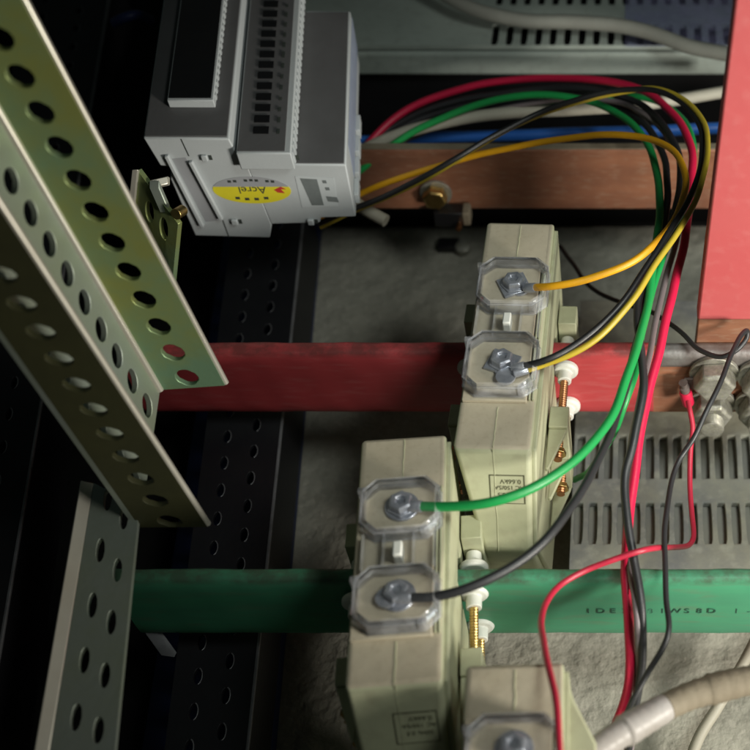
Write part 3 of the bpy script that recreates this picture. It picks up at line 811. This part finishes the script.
# ------------------------------------------------------------------ back: casing, shade strips, cables
Yc = az(500, 47, 15).y
t = thing('ventilated_casing', 'grey green moulded casing with rows of vent slots along the top edge', 'equipment casing', (-50, Yc + 40, -60))
xa, xb, yc1 = -150, 75, Yc + 110
ys0, ys1 = az(500, 46, 15).y, az(500, 25, 15).y
yr0, yr1 = az(500, 5, 15).y, az(500, 5, 15).y + (ys1 - ys0)
sp = 5.95
xs0 = az(495, 36, 15).x
def mpz(z):
    return lambda u, v: (Vector((u, v, z)), Vector((0, 0, 1)))
cells = [(xa, xs0 - sp / 2, Yc + 1.2, yc1, None)]
n = int((xb - xs0) / sp)
for i in range(n):
    x = xs0 + i * sp; c0_, c1_ = x - sp / 2, x + sp / 2
    dxr = .0
    cells += [(c0_, c1_, Yc + 1.2, (ys1 + yr0) / 2, (x, (ys0 + ys1) / 2 + .6, 1.5, (ys1 - ys0) / 2, 'slot')),
              (c0_, c1_, (ys1 + yr0) / 2, yr1 + 3, (x, (yr0 + yr1) / 2, 1.5, (ys1 - ys0) / 2, 'slot')),
              (c0_, c1_, yr1 + 3, yc1, None)]
obj('vented_face', MB().plate(mpz(15), cells, 2, (xa, xs0 + (n - .5) * sp), (Yc + 1.2, yc1)), M['casing'], t, .25)
obj('shell', MB().box(xa, xs0 + (n - .5) * sp, Yc, yc1, 1, 11.8), M['casing'], t, 1.2, 3)
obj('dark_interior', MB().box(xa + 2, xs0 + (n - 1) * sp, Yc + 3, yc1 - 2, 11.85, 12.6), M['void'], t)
obj('base', MB().box(xa + 2, xs0 + (n - 1) * sp, Yc + 6, yc1 - 2, -59, 1), M['black_steel'], t)
obj('film_label', MB().box(az(625, 30, 15.6).x, 60, Yc - .35, Yc + 55, 15.3, 15.5), M['film'], t)

t = obj('sheathed_cable', MB().tube(path([(425, -18, 26), (470, 8, 24), (520, 20, 23), (580, 22, 23), (640, 30, 23), (690, 46, 23), (745, 58, 24)]), 3.0), M['w_ggrey'])
props(t, 'flat grey sheathed cable sagging across the vented casing', 'cable')
t = obj('mains_cable', MB().tube(path([(335, 166, 4), (385, 140, 12), (430, 125, 17), (490, 115, 20), (560, 110, 20), (640, 105, 18), (735, 90, 14)]), 2.3), M['w_pale'])
props(t, 'thin beige cable lying behind the wire bundle above the blue cable', 'cable')
t = obj('mains_cable', MB().tube(path([(355, 142, 2), (430, 138, 4), (520, 135, 5), (620, 132, 5), (740, 128, 5)]), 2.3), M['w_blue'])
props(t, 'straight blue cable along the top of the brown copper bar', 'cable')
r0, r1 = az(400, 99, -57), az(400, 60, -57)  # dark strip laid in for the shade under the casing
t = obj('shade_strip', MB().box(-190, 80, r0.y, r1.y + 25, -59.5, -57), M['void'], None, .4)
props(t, 'black strip standing in for the shade in the gap below the vented casing', 'shade strip')
r0, r1 = az(400, 223, -57), az(400, 185, -57)  # dark strip laid in for the shaded gap under the copper bar
t = obj('shade_strip', MB().box(-146, 80, r0.y, r1.y, -59.5, -57), M['void'], None, .4)
props(t, 'black strip standing in for the dark gap beneath the brown copper bar', 'shade strip')
t = obj('cable_stub', MB().tube(spline([ad(352, 200, 460), ad(366, 210, 456), ad(386, 221, 455)]), 2.3), M['w_beige'])
props(t, 'short cut beige cable stub just right of the meter foot', 'cable')

c = ay(436, 192, 97)
t = thing('hex_bolt', 'brass coloured bolt under the yellow wire on the brown copper bar', 'bolt', c)
obj('washer', MB().lathe(c, (0, -1, 0), [(0, 6.2), (1.2, 6.2)], 28), M['zinc_old'], t, .2)
obj('hex_head', MB().lathe(c + Vector((0, -1.2, 0)), (0, -1, 0), [(0, 4.8), (3.8, 4.8), (4.4, 4.0)], 6), M['brass'], t, .3, angle=20)
c = ay(455, 214, 92)
t = thing('bar_support', 'small black bar support with a pale end cap beside the brass bolt', 'bracket', c)
obj('block', MB().box(c.x - 8, c.x + 3, c.y - 2, c.y + 4, c.z - 5, c.z + 2), M['black_plastic'], t, .4)
obj('end_cap', MB().box(c.x + 3, c.x + 6, c.y - 2.5, c.y + 4, c.z - 4, c.z + 2.5), M['tape'], t, .6)
obj('screw', MB().lathe((c.x + 1.5, c.y - 2, c.z - 3.5), (0, -1, 0), [(0, 1.1), (3, 1.1)], 12), M['copper_screw'], t)
c = az(464, 252, -60)
t = thing('floor_screw', 'small dusty screw head on the concrete left of the upper current transformer', 'screw', c)
obj('head', MB().lathe(c, (0, -.2, 1), [(0, 2.2), (2.2, 3.4), (4.6, 3.2), (5.0, 2.2)], 18), M['zinc_old'], t, .3)
obj('clip', MB().box(c.x - 11, c.x - 2, c.y - 1, c.y + 5, -59.7, -56), M['black_plastic'], t, .5)

# ------------------------------------------------------------------ lower vent panel
zg = -40
t = thing('vent_panel', 'dusty grey moulded panel with two rows of vent slots below the red bar', 'vent panel', (20, -15, -60))
xg0 = az(574, 455, zg).x
g = lambda py: az(640, py, zg).y
pit = 4.9; ng = 20
rows = ((g(432), g(482)), (g(501), g(545)))
cells = [(xg0, xg0 + pit * ng, g(432) + 1.2, g(300), None)]
for i in range(ng):
    x0, x1 = xg0 + i * pit, xg0 + (i + 1) * pit; xm = (x0 + x1) / 2
    ya, yb_, yc_, yd = g(432) + 1.2, (rows[0][1] + rows[1][0]) / 2, rows[1][1] - 1.2, g(572)
    cells += [(x0, x1, yb_, ya, (xm, sum(rows[0]) / 2, 1.5, (rows[0][0] - rows[0][1]) / 2, 'slot')),
              (x0, x1, yc_, yb_, (xm, sum(rows[1]) / 2, 1.5, (rows[1][0] - rows[1][1]) / 2, 'slot'))]
ye_ = rows[1][1] - 1.2
cells.append((xg0, xg0 + pit * ng, ye_ - 9, ye_, None))
obj('slotted_face', MB().plate(mpz(zg), cells, 2.8, (xg0, xg0 + pit * ng), (ye_ - 9, g(300))), M['vent_grey'], t, .8, 4)
obj('dark_interior', MB().box(xg0 + .5, xg0 + pit * ng, ye_ - 8, g(300), -59, zg - 3.0), M['vent_inner'], t)

# ------------------------------------------------------------------ wires
wire('signal_wire', 'thickest wire, bright pinkish red, looping over the bundle and hanging straight down', [(352, 168, 5), (372, 140, 8), (410, 108, 14), (465, 88, 20), (530, 79, 24), (590, 79, 28), (640, 90, 34), (674, 114, 38), (690, 145, 40), (692, 180, 40), (686, 230, 38), (675, 285, 36), (660, 345, 34), (647, 400, 30), (638, 450, 26), (630, 505, 22), (626.5, 560, 20), (628, 620, 14), (630, 665, 6), (624, 705, -4), (606, 750, -14)], 1.42, 'w_red')
wire('signal_wire', 'dusty black wire hanging beside the thick red wire down to the taped cable', [(348, 160, 4), (390, 128, 8), (440, 106, 16), (520, 91, 24), (590, 90, 30), (640, 104, 36), (668, 132, 40), (680, 165, 42), (676, 210, 44), (660, 250, 46), (643, 285, 46), (637, 320, 45), (642, 360, 42), (643, 395, 40), (634, 440, 36), (625, 475, 32), (627, 520, 28), (635, 560, 24), (641, 605, 20), (642, 650, 12), (637, 700, 0), (628, 750, -12)], 1.25, 'w_grey')
wire('signal_wire', 'black wire curving left down to the lower terminal of the green bar transformer', [(350, 175, 3), (385, 140, 6), (430, 115, 12), (500, 101, 20), (580, 99, 26), (635, 116, 32), (660, 148, 36), (668, 190, 40), (660, 240, 42), (647, 290, 43), (637, 340, 42), (625, 390, 41), (608, 437, 42), (584, 487, 44), (551, 534, 46), (512, 566, 46), (472, 586, 46), (436, 596, 45), (400, 598, 43.5)], 1.25, 'w_grey')
wire('signal_wire', 'black wire arching highest at right beside the yellow one, into the red bar transformer', [(318, 224, 14), (352, 209, 19), (398, 190, 25), (430, 174, 30), (457, 158, 34), (487, 139, 37), (535, 115, 40), (580, 99, 44), (620, 90, 47), (655, 90, 50), (682, 103, 52), (699, 125, 54), (703, 150, 56), (695, 185, 57), (676, 222, 57), (651, 260, 56), (625, 298, 54), (598, 328, 51), (570, 348, 48.5), (543, 361, 47), (515, 368, 43.5)], 1.0, 'w_black')
wire('signal_wire', 'slim yellow wire hugging the black one, down to the lower terminal on the red bar', [(320, 227, 10), (352, 212, 14), (398, 192.5, 20), (430, 176, 25), (457, 160, 30), (487, 141, 34), (535, 117, 37), (580, 101, 41), (621, 92, 44), (656, 89.5, 49), (686, 101, 53), (704, 124, 56), (708, 151, 58), (700, 187.5, 58.5), (681, 226.5, 58), (656, 264.5, 56.5), (630, 303, 54), (602, 333.5, 50.5), (572.5, 353.5, 47.5), (544.5, 364.5, 45), (517, 373, 43.5)], .95, 'w_yellow')
wire('signal_wire', 'amber wire across the copper bar to the upper terminal of the red bar transformer', [(318, 218, 6), (345, 202, 10), (380, 185, 18), (415, 173, 23), (450, 163, 28), (500, 150, 34), (560, 139, 40), (615, 135, 44), (650, 139, 47), (675, 153, 50), (686, 178, 52), (681, 206, 53), (662, 236, 53), (632, 262, 52), (592, 278, 50), (553, 286, 48), (528, 288, 43.5)], 1.15, 'w_orange')
wire('signal_wire', 'bright green wire sweeping left to the upper terminal on the green bar', [(345, 182, 2), (370, 163, 8), (395, 144, 14), (428, 124, 20), (480, 104, 26), (540, 95, 30), (590, 101, 33), (628, 121, 36), (650, 150, 38), (659, 185, 41), (658, 230, 44), (652, 275, 46), (643, 325, 46), (627, 378, 46), (606, 425, 46), (575, 460, 47), (535, 487, 48), (490, 502, 48), (448, 507, 46), (412, 506, 43.5)], 1.32, 'w_green')
wire('signal_wire', 'second green wire, mostly hidden inside the loop of the bundle at right', [(345, 176, -2), (380, 150, 4), (430, 128, 8), (500, 112, 14), (570, 100, 20), (630, 96, 26), (670, 108, 30), (690, 132, 34), (694, 160, 36), (686, 200, 38), (670, 240, 40), (655, 280, 41), (643, 330, 40), (636, 370, 38), (624, 405, 34), (610, 440, 20), (590, 470, -10), (575, 480, -30)], 1.1, 'w_green')
wire('signal_wire', 'pale mauve grey wire in the middle of the bundle arch', [(350, 172, 0), (390, 148, 4), (430, 130, 10), (480, 113, 18), (530, 104, 24), (580, 98, 30), (622, 103, 34), (652, 120, 36), (674, 148, 36), (684, 180, 36), (681, 220, 34), (668, 270, 32), (654, 330, 30), (644, 380, 27), (634, 430, 24), (627, 480, 20), (630, 560, 20), (637, 620, 18), (638, 680, 2), (630, 750, -16)], 1.0, 'w_mauve')
wire('control_wire', 'thin black wire looped at the red bar bolts, hanging past the vent slots', [(560, 246, -20), (573, 265, -18), (590, 286, -14), (622, 303, -4), (655, 314, 8), (683, 334, 18), (700, 350, 20), (722, 357.5, 22), (738, 350, 24), (747, 338, 26), (747, 331, 28), (741, 335, 29), (732, 352, 30), (722, 378, 30), (709, 408, 28), (695, 436, 24), (680, 458, 20), (671, 483, 19), (666, 520, 20), (665, 560, 20), (666, 600, 20), (668, 632, 20), (662, 650, 18), (647, 675, 14), (632, 702, 10), (620, 732, 0), (612, 755, -10)], .82, 'w_grey', group='thin control wires')
pp = [(688, 401, 4), (690, 412, 3), (692.5, 428, 0), (691, 450, -4), (690, 480, -8), (692, 515, -10), (692.5, 538, -10), (689, 545, -9), (668, 547, 8), (645, 550, 27), (615, 560, 27), (585, 571, 26), (560, 585, 27), (546, 601, 30), (541, 620, 34), (544, 645, 40), (552, 680, 46), (557, 715, 50), (560, 770, 52)]
t = thing('control_wire', 'thin red wire from a red crimp, bent at the vent slots, crossing the green bar', 'wire', az(690, 450, -4), 'thin control wires')
obj('insulation', MB().tube(path(pp), .85), M['w_redthin'], t)
c = ay(688, 402, -9.2); dr = (ay(684, 386, -9.2) - c).normalized()
obj('crimp_sleeve', MB().lathe(c - dr * 1.0, dr, [(0, 1.75), (.5, 2.0), (6.2, 2.1), (6.8, 1.9)], 18), M['w_red'], t)
obj('ring_terminal', MB().lathe(c + dr * 5.8, dr, [(0, 1.6), (2.2, 1.7), (2.4, 1.1), (4.4, 1.5)], 14), M['tinned'], t)
obj('ring_tongue', MB().box(c.x - 1.5, c.x + 9, c.y + 2.2, c.y + 3.2, c.z + 3.5, c.z + 9), M['tinned'], t, .3)

# taped cable at lower right
pp = spline([az(560, 785, 34), az(600, 748, 30), (az(640, 722, 27)), az(690, 696, 25), az(750, 680, 24), az(800, 670, 24)], 14)
t = thing('taped_cable', 'cable wrapped in pale and brown tape at the lower right corner', 'cable', pp[30])
obj('cable_core', MB().tube(pp, 3.1, 24), M['w_beige'], t)
n = len(pp)
def wrap(i0, i1, r0, r1, m):
    seg = pp[i0:i1 + 1]; k = len(seg) - 1
    rr = [r0 + (r1 - r0) * i / k + .12 * math.sin(i * 2.3) for i in range(k + 1)]
    rr[0] -= .5; rr[-1] -= .35
    obj('tape_wrap', MB().tube(seg, rr, 28), M[m], t)
wrap(2, 26, 3.3, 3.5, 'tape_pale'); wrap(22, 36, 4.1, 3.6, 'tape_pale'); wrap(35, 48, 3.4, 3.7, 'tape'); wrap(46, 58, 4.1, 3.6, 'tape'); wrap(57, 69, 3.4, 3.6, 'tape')
t = obj('thin_cable', MB().tube(path([(680, 790, -52), (700, 735, -50), (722, 700, -48), (745, 660, -46), (775, 600, -46)]), 1.8), M['w_beige'])
props(t, 'slim beige cable passing beneath the taped cable at the lower right', 'cable')
